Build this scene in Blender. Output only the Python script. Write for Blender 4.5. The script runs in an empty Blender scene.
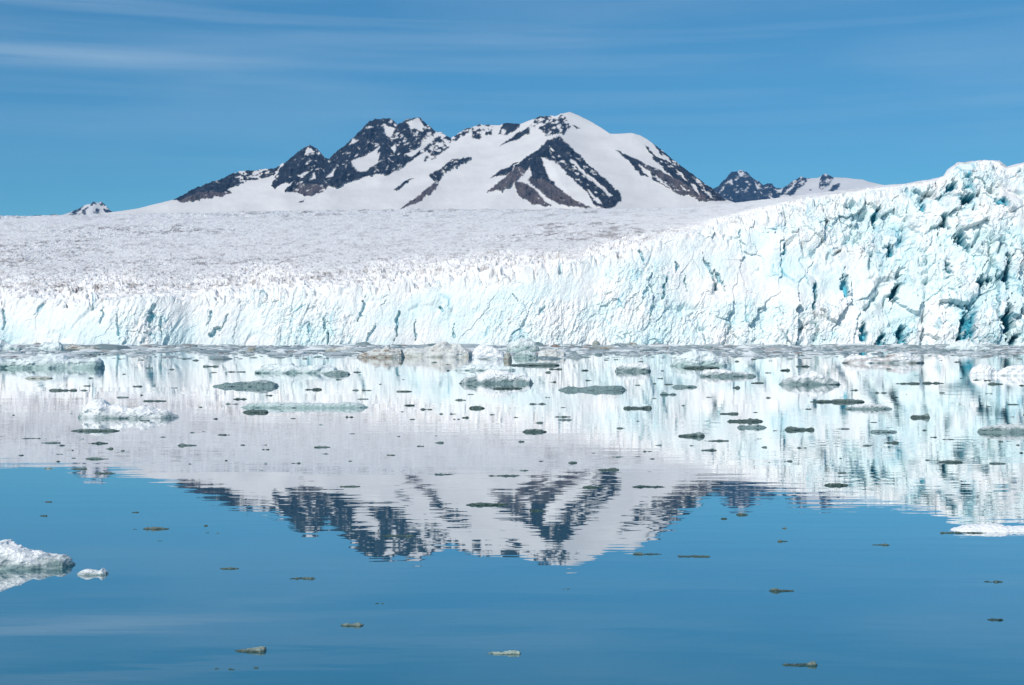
import bpy, math, random
import numpy as np

F = 1422.2          # focal length in photo pixels
HV = 340.5          # photo row of the sea horizon
CAMH = 2.0          # eye height above the sea
R = math.radians
scene = bpy.context.scene
col = scene.collection

# ------------------------------------------------------------------ camera
cam = bpy.data.objects.new('camera', bpy.data.cameras.new('camera'))
col.objects.link(cam)
cam.location = (0, 0, CAMH)
cam.rotation_euler = (R(90), 0, 0)
cam.data.lens = 50.0
cam.data.sensor_width = 36.0
cam.data.shift_y = -(342.5 - HV) / 1024.0
cam.data.clip_start = 0.2
cam.data.clip_end = 120000
scene.camera = cam

# ------------------------------------------------------------------ light
SUN_EL, SUN_AZ = 41.0, -146.0    # azimuth measured from the view direction, negative = left
world = bpy.data.worlds.new('World')
scene.world = world
world.use_nodes = True
wt = world.node_tree
wt.nodes.clear()
W = wt.nodes.new
WL = wt.links.new
wo = W('ShaderNodeOutputWorld')
bg = W('ShaderNodeBackground')
bg.inputs['Strength'].default_value = 0.105
sky = W('ShaderNodeTexSky')
sky.sky_type = 'NISHITA'
sky.sun_disc = False
sky.sun_elevation = R(SUN_EL)
sky.sun_rotation = R(SUN_AZ)
sky.altitude = 0
sky.air_density = 0.9
sky.dust_density = 0.0
sky.ozone_density = 5.0
hs = W('ShaderNodeMix'); hs.data_type = 'RGBA'; hs.blend_type = 'MULTIPLY'
hs.inputs['Factor'].default_value = 1.0
WL(sky.outputs['Color'], hs.inputs['A'])
hs.inputs['B'].default_value = (0.40, 0.85, 0.91, 1)
# thin cirrus streaks, high up
tc = W('ShaderNodeTexCoord')
mp = W('ShaderNodeMapping')
mp.inputs['Scale'].default_value = (2.2, 2.2, 60.0)
mp.inputs['Rotation'].default_value = (0.0, R(-0.6), 0)
WL(tc.outputs['Generated'], mp.inputs['Vector'])
cn = W('ShaderNodeTexNoise')
cn.inputs['Scale'].default_value = 1.0
cn.inputs['Detail'].default_value = 6.0
cn.inputs['Roughness'].default_value = 0.55
cn.inputs['Distortion'].default_value = 0.3
WL(mp.outputs['Vector'], cn.inputs['Vector'])
cr = W('ShaderNodeMapRange')
cr.inputs['From Min'].default_value = 0.48
cr.inputs['From Max'].default_value = 0.80
cr.inputs['To Min'].default_value = 0.0
cr.inputs['To Max'].default_value = 0.22
WL(cn.outputs['Fac'], cr.inputs['Value'])
sp = W('ShaderNodeSeparateXYZ')
WL(tc.outputs['Generated'], sp.inputs['Vector'])
er = W('ShaderNodeMapRange')
er.inputs['From Min'].default_value = 0.10
er.inputs['From Max'].default_value = 0.23
WL(sp.outputs['Z'], er.inputs['Value'])
mm = W('ShaderNodeMath'); mm.operation = 'MULTIPLY'
WL(cr.outputs['Result'], mm.inputs[0]); WL(er.outputs['Result'], mm.inputs[1])
def wm(op, a, b_):
    n_ = W('ShaderNodeMath'); n_.operation = op
    for k_, v_ in enumerate((a, b_)):
        if isinstance(v_, float): n_.inputs[k_].default_value = v_
        elif v_ is not None: WL(v_, n_.inputs[k_])
    return n_.outputs[0]
def wr(src, a, b_, c_, d_):
    n_ = W('ShaderNodeMapRange'); n_.interpolation_type = 'SMOOTHSTEP'
    for k_, v_ in zip(('From Min', 'From Max', 'To Min', 'To Max'), (a, b_, c_, d_)): n_.inputs[k_].default_value = v_
    WL(src, n_.inputs['Value']); return n_.outputs['Result']
low = wm('MULTIPLY', wr(sp.outputs['Z'], 0.172, 0.184, 0.0, 1.0), wr(sp.outputs['Z'], 0.186, 0.202, 1.0, 0.0))
low = wm('MULTIPLY', low, wr(sp.outputs['X'], -0.30, -0.12, 1.0, 0.0))
low = wm('MULTIPLY', low, wr(cn.outputs['Fac'], 0.30, 0.62, 0.0, 0.15))
cn2 = W('ShaderNodeTexNoise'); mp2 = W('ShaderNodeMapping')
mp2.inputs['Scale'].default_value = (3.0, 3.0, 18.0); mp2.inputs['Rotation'].default_value = (0, R(2), 0)
cn2.inputs['Scale'].default_value = 1.0; cn2.inputs['Detail'].default_value = 4.0
WL(tc.outputs['Generated'], mp2.inputs['Vector']); WL(mp2.outputs['Vector'], cn2.inputs['Vector'])
veil = wm('MULTIPLY', wr(cn2.outputs['Fac'], 0.42, 0.70, 0.0, 0.075), wr(sp.outputs['Z'], 0.05, 0.16, 0.0, 1.0))
cm = W('ShaderNodeMix'); cm.data_type = 'RGBA'
WL(wm('ADD', wm('ADD', mm.outputs[0], low), veil), cm.inputs['Factor'])
WL(hs.outputs['Result'], cm.inputs['A'])
cm.inputs['B'].default_value = (8.0, 9.0, 9.6, 1)
WL(cm.outputs['Result'], bg.inputs['Color'])
WL(bg.outputs['Background'], wo.inputs['Surface'])

sun = bpy.data.objects.new('sun', bpy.data.lights.new('sun', 'SUN'))
col.objects.link(sun)
sun.data.energy = 4.0
sun.data.angle = R(0.53)
sun.data.color = (1.0, 0.94, 0.86)
# the direction the light comes from
sd = (math.cos(R(SUN_EL)) * math.sin(R(SUN_AZ)), math.cos(R(SUN_EL)) * math.cos(R(SUN_AZ)), math.sin(R(SUN_EL)))
from mathutils import Vector
sun.rotation_euler = Vector(sd).to_track_quat('Z', 'Y').to_euler()
sun.location = (-30, -30, 60)

scene.view_settings.view_transform = 'Standard'
scene.view_settings.look = 'None'
scene.view_settings.gamma = 1
scene.view_settings.exposure = 0.0
scene.view_settings.use_curve_mapping = False

# ------------------------------------------------------------------ numeric helpers
def hash3(i, j, k, seed):
    h = (i.astype(np.int64) * 374761393 + j.astype(np.int64) * 668265263 + k.astype(np.int64) * 2147483647 + seed * 974711)
    h = (h ^ (h >> 13)) * 1274126177
    h = h & 0x7fffffffffff
    h = (h ^ (h >> 16)) * 668265263
    return ((h >> 8) & 0xffffff).astype(np.float64) / 16777216.0

def vnoise(x, y, z=None, seed=0):
    """value noise in [-1, 1]"""
    if z is None:
        z = np.zeros_like(x)
    i, j, k = np.floor(x), np.floor(y), np.floor(z)
    fx, fy, fz = x - i, y - j, z - k
    fx, fy, fz = [f * f * f * (f * (f * 6 - 15) + 10) for f in (fx, fy, fz)]
    out = 0
    for a in (0, 1):
        for b in (0, 1):
            for c in (0, 1):
                w = (fx if a else 1 - fx) * (fy if b else 1 - fy) * (fz if c else 1 - fz)
                out = out + w * hash3(i + a, j + b, k + c, seed)
    return out * 2 - 1

def fbm(x, y, z=None, octs=5, seed=0, gain=0.5):
    out, a, f, n = 0, 1.0, 1.0, 0
    for o in range(octs):
        out = out + a * vnoise(x * f + 17.3 * o, y * f - 9.1 * o, None if z is None else z * f + 5.7 * o, seed + o)
        n += a
        a *= gain
        f *= 2.03
    return out / n

def ridged(x, y, z=None, octs=4, seed=0, gain=0.5):
    out, a, f, n = 0, 1.0, 1.0, 0
    for o in range(octs):
        out = out + a * (1 - np.abs(vnoise(x * f, y * f, None if z is None else z * f, seed + o)) * 2)
        n += a
        a *= gain
        f *= 2.1
    return out / n

def voronoi(x, y, z, seed=0):
    """nearest cell of a jittered grid: distance, distance to the second, three random values, offset from its centre"""
    i0, j0, k0 = np.floor(x), np.floor(y), np.floor(z)
    d1 = np.full(x.shape, 1e9); d2 = d1.copy()
    ci = [i0.copy(), j0.copy(), k0.copy()]
    off = [np.zeros_like(x) for _ in range(3)]
    for a in (-1, 0, 1):
        for b in (-1, 0, 1):
            for c in (-1, 0, 1):
                i, j, k = i0 + a, j0 + b, k0 + c
                ox = x - (i + hash3(i, j, k, seed + 1))
                oy = y - (j + hash3(i, j, k, seed + 2))
                oz = z - (k + hash3(i, j, k, seed + 3))
                d = ox * ox + oy * oy + oz * oz
                near = d < d1
                d2 = np.where(near, d1, np.minimum(d2, d))
                d1 = np.where(near, d, d1)
                for q, val in enumerate((i, j, k)):
                    ci[q] = np.where(near, val, ci[q])
                for q, val in enumerate((ox, oy, oz)):
                    off[q] = np.where(near, val, off[q])
    rnd = [hash3(ci[0], ci[1], ci[2], seed + 10 + q) for q in range(5)]
    return np.sqrt(d1), np.sqrt(d2), rnd, off

def sstep(a, b, x):
    t = np.clip((x - a) / (b - a), 0, 1)
    return t * t * (3 - 2 * t)

def table(pts, u):
    p = np.array(pts, float)
    return np.interp(u, p[:, 0], p[:, 1])

def in_poly(u, v, poly):
    inside = np.zeros(u.shape, bool)
    n = len(poly)
    for a in range(n):
        x1, y1 = poly[a]; x2, y2 = poly[(a + 1) % n]
        if y1 == y2:
            continue
        c = ((y1 > v) != (y2 > v)) & (u < (x2 - x1) * (v - y1) / (y2 - y1) + x1)
        inside ^= c
    return inside

def seg_dist(u, v, line):
    d = np.full(u.shape, 1e9)
    for (x1, y1), (x2, y2) in zip(line[:-1], line[1:]):
        L = (x2 - x1) ** 2 + (y2 - y1) ** 2
        t = np.clip(((u - x1) * (x2 - x1) + (v - y1) * (y2 - y1)) / L, 0, 1)
        d = np.minimum(d, np.hypot(u - x1 - t * (x2 - x1), v - y1 - t * (y2 - y1)))
    return d

def mesh_from(name, verts, faces, mat, attrs=None, smooth=False):
    me = bpy.data.meshes.new(name)
    verts = np.asarray(verts, np.float32); faces = np.asarray(faces, np.int32)
    nf, k = faces.shape
    me.vertices.add(len(verts)); me.vertices.foreach_set('co', verts.ravel())
    me.loops.add(nf * k); me.loops.foreach_set('vertex_index', faces.ravel())
    me.polygons.add(nf)
    me.polygons.foreach_set('loop_start', np.arange(0, nf * k, k, dtype=np.int32))
    me.polygons.foreach_set('use_smooth', np.full(nf, smooth))
    me.update(calc_edges=True)
    for an, arr in (attrs or {}).items():
        at = me.attributes.new(an, 'FLOAT', 'POINT')
        at.data.foreach_set('value', np.asarray(arr, np.float32).ravel())
    me.materials.append(mat)
    o = bpy.data.objects.new(name, me)
    col.objects.link(o)
    return o

def grid_faces(nr, nc):
    r, c = np.meshgrid(np.arange(nr - 1), np.arange(nc - 1), indexing='ij')
    a = (r * nc + c).ravel()
    return np.stack([a, a + 1, a + nc + 1, a + nc], 1)

def tag(o, label=None, cat=None, group=None, kind=None):
    if label: o['label'] = label
    if cat: o['category'] = cat
    if group: o['group'] = group
    if kind: o['kind'] = kind
    return o

# ------------------------------------------------------------------ materials
def new_mat(name):
    m = bpy.data.materials.new(name)
    m.use_nodes = True
    nt = m.node_tree
    p = nt.nodes['Principled BSDF']
    return m, nt, p

def attr(nt, name):
    n = nt.nodes.new('ShaderNodeAttribute'); n.attribute_name = name
    return n.outputs['Fac']

def mixc(nt, fac, a, b):
    n = nt.nodes.new('ShaderNodeMix'); n.data_type = 'RGBA'
    for s, val in (('Factor', fac), ('A', a), ('B', b)):
        if isinstance(val, (tuple, float, int)):
            n.inputs[s].default_value = val if not isinstance(val, tuple) else (*val, 1)
        else:
            nt.links.new(val, n.inputs[s])
    return n.outputs['Result']

def noise_fac(nt, scale, detail=4, rough=0.6, lo=0.4, hi=0.6, vec=None, stretch=None, coord='Object'):
    tcn = nt.nodes.new('ShaderNodeTexCoord')
    src = tcn.outputs[coord]
    if stretch:
        mpn = nt.nodes.new('ShaderNodeMapping'); mpn.inputs['Scale'].default_value = stretch
        nt.links.new(src, mpn.inputs['Vector']); src = mpn.outputs['Vector']
    n = nt.nodes.new('ShaderNodeTexNoise')
    n.inputs['Scale'].default_value = scale; n.inputs['Detail'].default_value = detail
    n.inputs['Roughness'].default_value = rough
    nt.links.new(src, n.inputs['Vector'])
    r = nt.nodes.new('ShaderNodeMapRange')
    r.inputs['From Min'].default_value = lo; r.inputs['From Max'].default_value = hi
    nt.links.new(n.outputs['Fac'], r.inputs['Value'])
    return r.outputs['Result'], n.outputs['Fac']

def add_bump(nt, p, height, strength, dist):
    b = nt.nodes.new('ShaderNodeBump')
    b.inputs['Strength'].default_value = strength; b.inputs['Distance'].default_value = dist
    nt.links.new(height, b.inputs['Height'])
    nt.links.new(b.outputs['Normal'], p.inputs['Normal'])

# glacier ice: crusty white, compact blue ice, grit
M_glacier, nt, p = new_mat('glacier_ice')
c = mixc(nt, attr(nt, 'cyan'), (0.90, 0.885, 0.87), (0.76, 0.872, 0.875))
c = mixc(nt, attr(nt, 'blue'), c, (0.085, 0.46, 0.57))
c = mixc(nt, attr(nt, 'dirt'), c, (0.25, 0.205, 0.185))
nt.links.new(c, p.inputs['Base Color'])
p.inputs['Roughness'].default_value = 0.55
p.inputs['Specular IOR Level'].default_value = 0.25
f, raw = noise_fac(nt, 0.9, 5, 0.65)
add_bump(nt, p, raw, 0.35, 0.5)

M_mount, nt, p = new_mat('mountain_rock_and_snow')
f1, raw1 = noise_fac(nt, 0.02, 6, 0.65, 0.35, 0.65)
rock = mixc(nt, f1, (0.008, 0.015, 0.028), (0.024, 0.031, 0.046))
rock = mixc(nt, attr(nt, 'scree'), rock, (0.105, 0.088, 0.092))
f2, raw2 = noise_fac(nt, 0.004, 5, 0.6, 0.35, 0.65)
snow = mixc(nt, f2, (0.68, 0.665, 0.655), (0.76, 0.745, 0.73))
c = mixc(nt, attr(nt, 'rock'), snow, rock)
nt.links.new(c, p.inputs['Base Color'])
p.inputs['Roughness'].default_value = 0.8
p.inputs['Specular IOR Level'].default_value = 0.15

# sea
M_sea, nt, p = new_mat('sea_water')
p.inputs['Base Color'].default_value = (0.010, 0.115, 0.150, 1)
p.inputs['Roughness'].default_value = 0.0
p.inputs['IOR'].default_value = 1.6
tcn = nt.nodes.new('ShaderNodeTexCoord')
def wave(scale, stretch, detail, rough):
    mpn = nt.nodes.new('ShaderNodeMapping'); mpn.inputs['Scale'].default_value = stretch
    nt.links.new(tcn.outputs['Object'], mpn.inputs['Vector'])
    n = nt.nodes.new('ShaderNodeTexNoise'); n.inputs['Scale'].default_value = scale
    n.inputs['Detail'].default_value = detail; n.inputs['Roughness'].default_value = rough
    nt.links.new(mpn.outputs['Vector'], n.inputs['Vector'])
    return n.outputs['Fac']
def mul(a, k):
    n = nt.nodes.new('ShaderNodeMath'); n.operation = 'MULTIPLY'
    nt.links.new(a, n.inputs[0])
    if isinstance(k, float): n.inputs[1].default_value = k
    else: nt.links.new(k, n.inputs[1])
    return n.outputs[0]
def add(a, b):
    n = nt.nodes.new('ShaderNodeMath'); n.operation = 'ADD'
    nt.links.new(a, n.inputs[0]); nt.links.new(b, n.inputs[1])
    return n.outputs[0]
w1 = mul(wave(0.35, (0.35, 1, 1), 2, 0.5), 0.0035)
w2 = mul(wave(2.2, (0.25, 1, 1), 2, 0.5), 0.0012)
w3 = mul(wave(9.0, (0.35, 1, 1), 1, 0.5), 0.00012)
b = nt.nodes.new('ShaderNodeBump')
b.inputs['Strength'].default_value = 1.0; b.inputs['Distance'].default_value = 1.0
wp = nt.nodes.new('ShaderNodeMapRange')          # calm and breeze-ruffled patches
wp.inputs['From Min'].default_value = 0.40; wp.inputs['From Max'].default_value = 0.62
wp.inputs['To Min'].default_value = 0.35; wp.inputs['To Max'].default_value = 2.2
nt.links.new(wave(0.05, (0.25, 1, 1), 4, 0.6), wp.inputs['Value'])
nt.links.new(add(w1, mul(add(w2, w3), wp.outputs['Result'])), b.inputs['Height'])
nt.links.new(b.outputs['Normal'], p.inputs['Normal'])
nt.links.new(b.outputs['Normal'], p.inputs['Coat Normal'])
p.inputs['Coat Weight'].default_value = 1.0
p.inputs['Coat IOR'].default_value = 1.6
p.inputs['Coat Roughness'].default_value = 0.0

# floating ice: frosty white crust over clear grey-green ice, brown grit
def ice_mat(name, white, clear, grit=(0.20, 0.14, 0.10)):
    m, nt, p = new_mat(name)
    c = mixc(nt, attr(nt, 'frost'), clear, white)
    f, raw = noise_fac(nt, 14.0, 4, 0.6, 0.45, 0.75)
    c = mixc(nt, attr(nt, 'grit'), c, grit)
    nt.links.new(c, p.inputs['Base Color'])
    r = nt.nodes.new('ShaderNodeMapRange')
    nt.links.new(attr(nt, 'frost'), r.inputs['Value'])
    p.inputs['Specular IOR Level'].default_value = 0.25; r.inputs['To Min'].default_value = 0.42; r.inputs['To Max'].default_value = 0.6
    nt.links.new(r.outputs['Result'], p.inputs['Roughness'])
    add_bump(nt, p, raw, 0.3, 0.02)
    return m
M_ice = ice_mat('floating_ice', (0.84, 0.85, 0.85), (0.19, 0.27, 0.275))
M_slush = ice_mat('clear_dark_ice', (0.42, 0.52, 0.52), (0.075, 0.115, 0.108))
M_green = ice_mat('green_sea_ice', (0.40, 0.48, 0.42), (0.040, 0.075, 0.066))
M_berg = ice_mat('pale_green_ice', (0.74, 0.80, 0.80), (0.30, 0.42, 0.41))
M_silt = ice_mat('silty_ice', (0.66, 0.68, 0.66), (0.33, 0.36, 0.32), (0.22, 0.145, 0.10))
M_brash = ice_mat('brash_ice', (0.74, 0.78, 0.79), (0.14, 0.21, 0.22), (0.24, 0.18, 0.15))

# ------------------------------------------------------------------ the sea
S = 60000
o = mesh_from('sea', [(-11000, -2900, 0), (11000, -2900, 0), (11000, 18500, 0), (-11000, 18500, 0)], [(0, 1, 2, 3)], M_sea)
tag(o, kind='structure')

# ------------------------------------------------------------------ the glacier: calving front, shoulder and rising ice field in one sheet
V_LIP = [(-900, 302), (0, 300), (25, 297), (60, 299), (110, 300), (200, 296), (300, 290), (400, 284), (460, 279), (500, 273), (540, 268), (580, 262),
         (620, 252), (660, 241), (700, 229), (740, 217), (780, 206), (820, 198), (860, 191.5), (900, 187), (932, 182), (944, 177), (949, 170), (958, 165), (985, 162.5), (998, 163.5),
         (1007, 169), (1026, 165), (1100, 159), (1300, 170), (1900, 185)]
V_FAR = [(-900, 217), (0, 216), (110, 214.5), (160, 213), (300, 211), (400, 210), (600, 209), (700, 207), (720, 205), (740, 203), (780, 198),
         (830, 192), (863, 188), (890, 185), (905, 184), (930, 179.5), (943, 177), (947, 170), (956, 163.5), (985, 160), (1000, 161.5), (1007, 166.5), (1024, 162.5),
         (1100, 156), (1500, 170), (1900, 180)]
us = np.concatenate([np.linspace(-800, -64, 110, endpoint=False), np.arange(-64, 1090, 0.8), np.linspace(1090, 1800, 110)])
NF, NP, NB = 300, 250, 24
u = us[None, :]
pu = (u - 512) / F
Db = 569 + 7 * fbm(us / 110.0, us * 0, octs=3, seed=3)[None, :] - 10 * sstep(850, 1000, u)
hl = (HV - table(V_LIP, u)) / F
setb = 7 + 42 * sstep(480, 960, u)
Dl = Db + setb
zl = CAMH + hl * Dl
t = np.linspace(0, 1, NF)[:, None]
Dface = Db + setb * t ** 1.35
zface = -2.5 + (zl + 2.5) * t
# plateau
Df = np.exp(np.interp(us, [560, 640, 720, 800, 940], np.log([6000, 6000, 2600, 1300, 760])))[None, :]
s = (np.arange(1, NP + 1) / NP)[:, None]
vfar = table(V_FAR, u)
vlip = table(V_LIP, u)
vpl = vlip + (vfar - vlip) * s
invD = 1 / Dl + (1 / Df - 1 / Dl) * s
Dpl = 1 / invD
zpl = CAMH + (HV - vpl) / F * Dpl
# land behind the crest, falling out of sight
q = (np.arange(1, NB + 1) / NB)[:, None]
Dbk = Df + (7200 - Df) * q ** 2
zbk = CAMH + (HV - (vfar + 14 * q ** 0.5)) / F * Dbk
D = np.concatenate([Dface, Dpl, Dbk], 0) * np.ones_like(u)
Z = np.concatenate([zface * np.ones_like(u), zpl, zbk], 0)
X = pu * D
Y = D.copy()
nr, nc = D.shape
UU = np.broadcast_to(u, D.shape)
VV = HV - (Z - CAMH) / D * F
rowi = np.arange(nr)[:, None] * np.ones_like(u)
face = 1 - sstep(NF - 6, NF + 14, rowi)                    # 1 on the cliff
shoulder = sstep(NF - 60, NF - 5, rowi) * (1 - sstep(NF + 10, NF + 120, rowi))
plate = sstep(NF, NF + 30, rowi)
big = sstep(560, 950, UU)
# leaning coordinates: the blocks lean to the right as in the photograph
LX = X - 0.18 * Z + 2.6 * fbm(X / 9.0, Z / 9.0, Y / 9.0, octs=3, seed=201) + 1.0 * fbm(X / 2.2, Z / 2.2, Y / 2.2, octs=3, seed=203)
Z0 = Z
Zw = Z + 3.6 * fbm(X / 10.0, Z / 8.0, Y / 9.0, octs=3, seed=205) + 1.0 * fbm(X / 2.0, Z / 2.2, Y / 2.2, octs=3, seed=207)
d1, d2, rn, of = voronoi(LX / 8.0, Y / 12.0, Zw / 24.0, 5)
e1 = (rn[0] - 0.5) * 6.5 + (rn[1] - 0.5) * of[0] * 9 + (rn[2] - 0.5) * of[2] * 12
d1b, d2b, rnb, ofb = voronoi(LX / 2.7 + 0.4 * fbm(X / 4, Z / 4, octs=2, seed=9), Y / 4.0, Zw / 8.0, 25)
e2 = (rnb[0] - 0.5) * 2.2 + (rnb[1] - 0.5) * ofb[0] * 3.4 + (rnb[2] - 0.5) * ofb[2] * 3.4
d1c, d2c, rnc, ofc = voronoi(LX / 1.0, Y / 1.6, Zw / 2.6, 45)
e3 = (rnc[0] - 0.5) * 0.8 + (rnc[1] - 0.5) * ofc[0] * 1.3 + (rnc[2] - 0.5) * ofc[2] * 1.2
flute = ridged((X - 0.2 * Z) / 5.0 + 0.6 * fbm(X / 12, Z / 9, octs=3, seed=64), Z / 45.0, Y / 30, octs=3, seed=61)
soft = fbm(X / 22, Z / 22, Y / 22, octs=4, seed=71)
calm = sstep(0.0, 0.35, fbm(UU / 80.0, VV / 55.0, octs=2, seed=77) + 0.30 - 0.16 * big)     # smooth, freshly calved parts
rough = 1 - 0.86 * calm
crack = np.clip(1 - (d2b - d1b) / 0.10, 0, 1) * (rnb[3] > 0.62)
crackL = np.clip(1 - (d2 - d1) / 0.07, 0, 1) * (rn[3] > 0.45)
fine = fbm((X - 0.2 * Z) / 1.1, Z / 2.2, Y / 2.0, octs=3, seed=63, gain=0.6)
push = (e1 * (0.12 + 0.62 * big) * (0.3 + 0.7 * rough) + e2 * (0.20 + 0.30 * big) * rough + e3 * (0.36 + 0.05 * big) * (0.15 + 0.85 * rough) + flute * (0.6 - 0.3 * big) * (0.2 + 0.8 * rough)
        + fine * 0.6 * (0.25 + 0.75 * rough) + soft * (1.0 + 4.2 * big) - crack * 0.5 * rough * big - crackL * (0.2 + 2.0 * big) * rough * (rn[3] > 0.7)
        - 3.6 * (0.2 + big) * sstep(0.60, 0.95, ridged((X - 0.3 * Z) / 13.0, Z / 26.0, Y / 30.0, octs=3, seed=211)))
# deep clefts seen in the photograph: (u, v, half width, half height, lean, depth)
CLEFTS = [(895, 291, 5, 10, 0.3, 11), (892, 250, 3, 7, 0, 6), (903, 335, 5, 12, 0.1, 8), (966, 199, 8, 6, 0.9, 12), (951, 187, 6, 6, 0.9, 8), (944, 219, 5, 6, -.4, 8),
          (965, 240, 6, 9, -.5, 9), (985, 280, 8, 6, .5, 6), (1008, 270, 3, 13, 0, 9), (1008, 320, 5, 18, 0.1, 14), (1013, 340, 5, 6, .5, 12), (921, 210, 3, 7, 0, 6),
          (876, 215, 3, 10, .2, 6), (968, 325, 6, 15, 0, 6), (1000, 205, 8, 5, -.5, 6), (948, 268, 4, 6, 0, 6), (864, 335, 4, 10, 0, 6), (880, 342, 5, 9, .2, 6),
          (845, 290, 4, 14, -.1, 4), (815, 300, 2, 14, 0, 4), (710, 272, 3, 12, -.4, 5), (719, 278, 4, 8, -.5, 5), (665, 287, 3, 9, .3, 4), (676, 266, 3, 6, 0, 4),
          (641, 256, 3, 8, -.3, 3.5), (740, 235, 2, 6, 0, 3), (646, 292, 5, 5, .5, 3), (686, 280, 2, 7, -.2, 3), (4, 320, 2, 12, 0, 3), (40, 308, 4, 5, .6, 2), (150, 318, 4, 12, .3, 4),
          (161, 325, 2, 8, 0, 3.5), (92, 303, 2, 6, 0, 3), (103, 314, 2, 10, .2, 2.5), (213, 333, 6, 5, .6, 5), (209, 317, 3, 5, .3, 3), (224, 322, 2, 8, .4, 2.5), (309, 328, 4, 5, .2, 3.5),
          (325, 325, 3, 6, 0, 3), (328, 338, 2, 5, 0, 4), (371, 333, 3, 8, .5, 3), (361, 310, 3, 10, .3, 3), (397, 325, 3, 12, .1, 4), (415, 330, 2, 8, 0, 3), (454, 332, 2, 6, 0, 2.5),
          (441, 309, 3, 3, -.5, 3), (117, 325, 2, 14, -.1, 2.5), (543, 310, 4, 4, .6, 2.5), (515, 297, 1.5, 4, -.4, 2.5), (784, 250, 2, 4, 0, 3), (560, 265, 3, 4, 0, 3)]
cle = np.zeros_like(D)
wob = 1.0 * fbm(UU / 3.2, VV / 4.0, octs=4, seed=91, gain=0.6)
wu = 2.6 * fbm(UU / 5.0, VV / 5.0, octs=3, seed=93)
for (cu, cv, ru, rv, ln, dep) in CLEFTS:
    ru = ru * (0.85 if cu > 780 else 0.45); rv = rv * (1 if cu > 780 else 1.15); dep = dep * (0.75 if cu > 780 else 0.45)
    du = (UU - cu + wu + ln * (VV - cv)) / ru
    dv = (VV - cv) / rv
    g = np.clip(1.25 - np.sqrt(du * du + dv * dv) + wob, 0, 1)
    g = sstep(0.05, 0.55, g)
    push = push - g * dep
    cle = np.maximum(cle, g * (min(1.0, 0.5 + dep / 9) if cu > 780 else 0.45))
# big rounded overhanging block at the right edge
g = np.exp(-(((UU - 1003) / 26) ** 2 + ((VV - 216) / 16) ** 2))
push = push + 5 * g
push *= face * sstep(0, 25, rowi) * 0.85 + 0.15 * face
tilt = 0.30
Yp = Y - push
Zp = Z + push * tilt * sstep(0, 40, rowi) * face
# serac field on the shoulder and crevassed surface further back, relief in metres
a1, a2, ar, ao = voronoi((X + 0.3 * Y) / 5.5, Y / 4.5, X * 0, 105)
ser = (ar[0] - 0.3) * 1.0 + (ar[1] - 0.5) * ao[0] * 1.4 + (ar[2] - 0.5) * ao[1] * 1.4 - np.clip(1 - (a2 - a1) / 0.22, 0, 1) * 0.9
b1, b2, br, bo = voronoi(X / 2.1, Y / 2.0, X * 0, 125)
ser2 = (br[0] - 0.4) * 0.8 + (br[1] - 0.5) * bo[0] * 1.1
serm = shoulder * (0.35 + 0.65 * sstep(-0.15, 0.3, fbm(UU / 38.0, VV / 30.0, octs=2, seed=131)))
Zp = Zp + serm * ((ser - 0.25 - 0.3 * big) * 3.4 + ser2 * 1.2) * (1.0 - 0.30 * big)
pxm = D / F
# far texture: broken ground, wider than deep, scaled with distance so it stays broken all the way up
nx = UU / 5.0; ny = VV / 1.6
nx = UU / 3.4; ny = VV / 1.1 + UU * 0.02
rel = 1.1 * ridged(UU / 22.0 + 0.10 * VV, VV / 3.6 + 0.6 * fbm(UU / 18.0, VV / 6.0, octs=2, seed=143), octs=3, seed=145, gain=0.6) + 1.1 * fbm(nx, ny, octs=4, seed=141, gain=0.7) + 0.7 * ridged(UU / 13.0 + 0.15 * VV, VV / 3.2, octs=3, seed=151)
band = 0.12 + 0.88 * sstep(-0.25, 0.35, fbm(UU / 150.0, (VV + UU * 0.045 + 3 * np.sin(UU / 70.0)) / 8.0, octs=4, seed=161))
plfade = plate * (1 - sstep(NF + NP - 2, NF + NP + 10, rowi))
Zp = Zp + plfade * pxm * 1.3 * fbm(UU / 90.0, (VV + UU * 0.045) / 7.0, octs=3, seed=165) * (1 - 0.6 * big)
Zp = Zp + plfade * rel * (0.4 + 0.6 * band) * pxm * 0.95 * (1 - 0.35 * big)
XX = X + face * (rnb[4] - 0.5) * 0.5 * rough
# keep the buried foot buried
Zp = np.where(rowi < 3, -2.5, Zp)
# colour fields
rec = np.clip(-(push - 0.5 * soft) / (4.5 + 5 * big), 0, 1)
bluep = sstep(0.05, 0.5, fbm(UU / 26.0, VV / 34.0, octs=4, seed=171) - 0.12 + 0.20 * big)
streak = sstep(0.30, 0.62, fbm(UU / 5.0 + VV / 14.0, VV / 16.0, octs=4, seed=175, gain=0.6)) * bluep
blue = np.clip(face * (0.22 * streak + 0.62 * rec * (0.3 + 0.7 * bluep) + 0.16 * bluep * (rnb[3] > 0.5) + 0.55 * (crack * rough * (rnb[4] > 0.6)) + 0.5 * crackL * bluep) + 0.95 * cle * face, 0, 1)
lowface = sstep(vlip + 2, vlip + 26, VV)
cpat = fbm(UU / 34.0 + VV / 90.0, VV / 24.0, octs=5, seed=173, gain=0.6)
cyan = np.clip(face * (0.3 + 0.7 * lowface) * (0.52 + 1.2 * cpat) + 0.25 * sstep(-0.5, -3.0, push) * face, 0, 1)
dn = fbm(UU / 11.0, VV / 1.5 + UU * 0.02, octs=5, seed=181, gain=0.8)
dn2 = fbm(UU / 3.0, VV / 1.3, octs=3, seed=187, gain=0.8)
dirt = 0.05 + 0.38 * sstep(-0.12, 0.35, dn) * (0.35 + 0.65 * band) + 0.50 * sstep(0.16, 0.42, dn) * (0.2 + 0.8 * band) + 0.6 * sstep(0.28, 0.55, dn2) * sstep(212, 262, VV)
dirt = dirt * plate * (1 - 0.35 * big)
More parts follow.
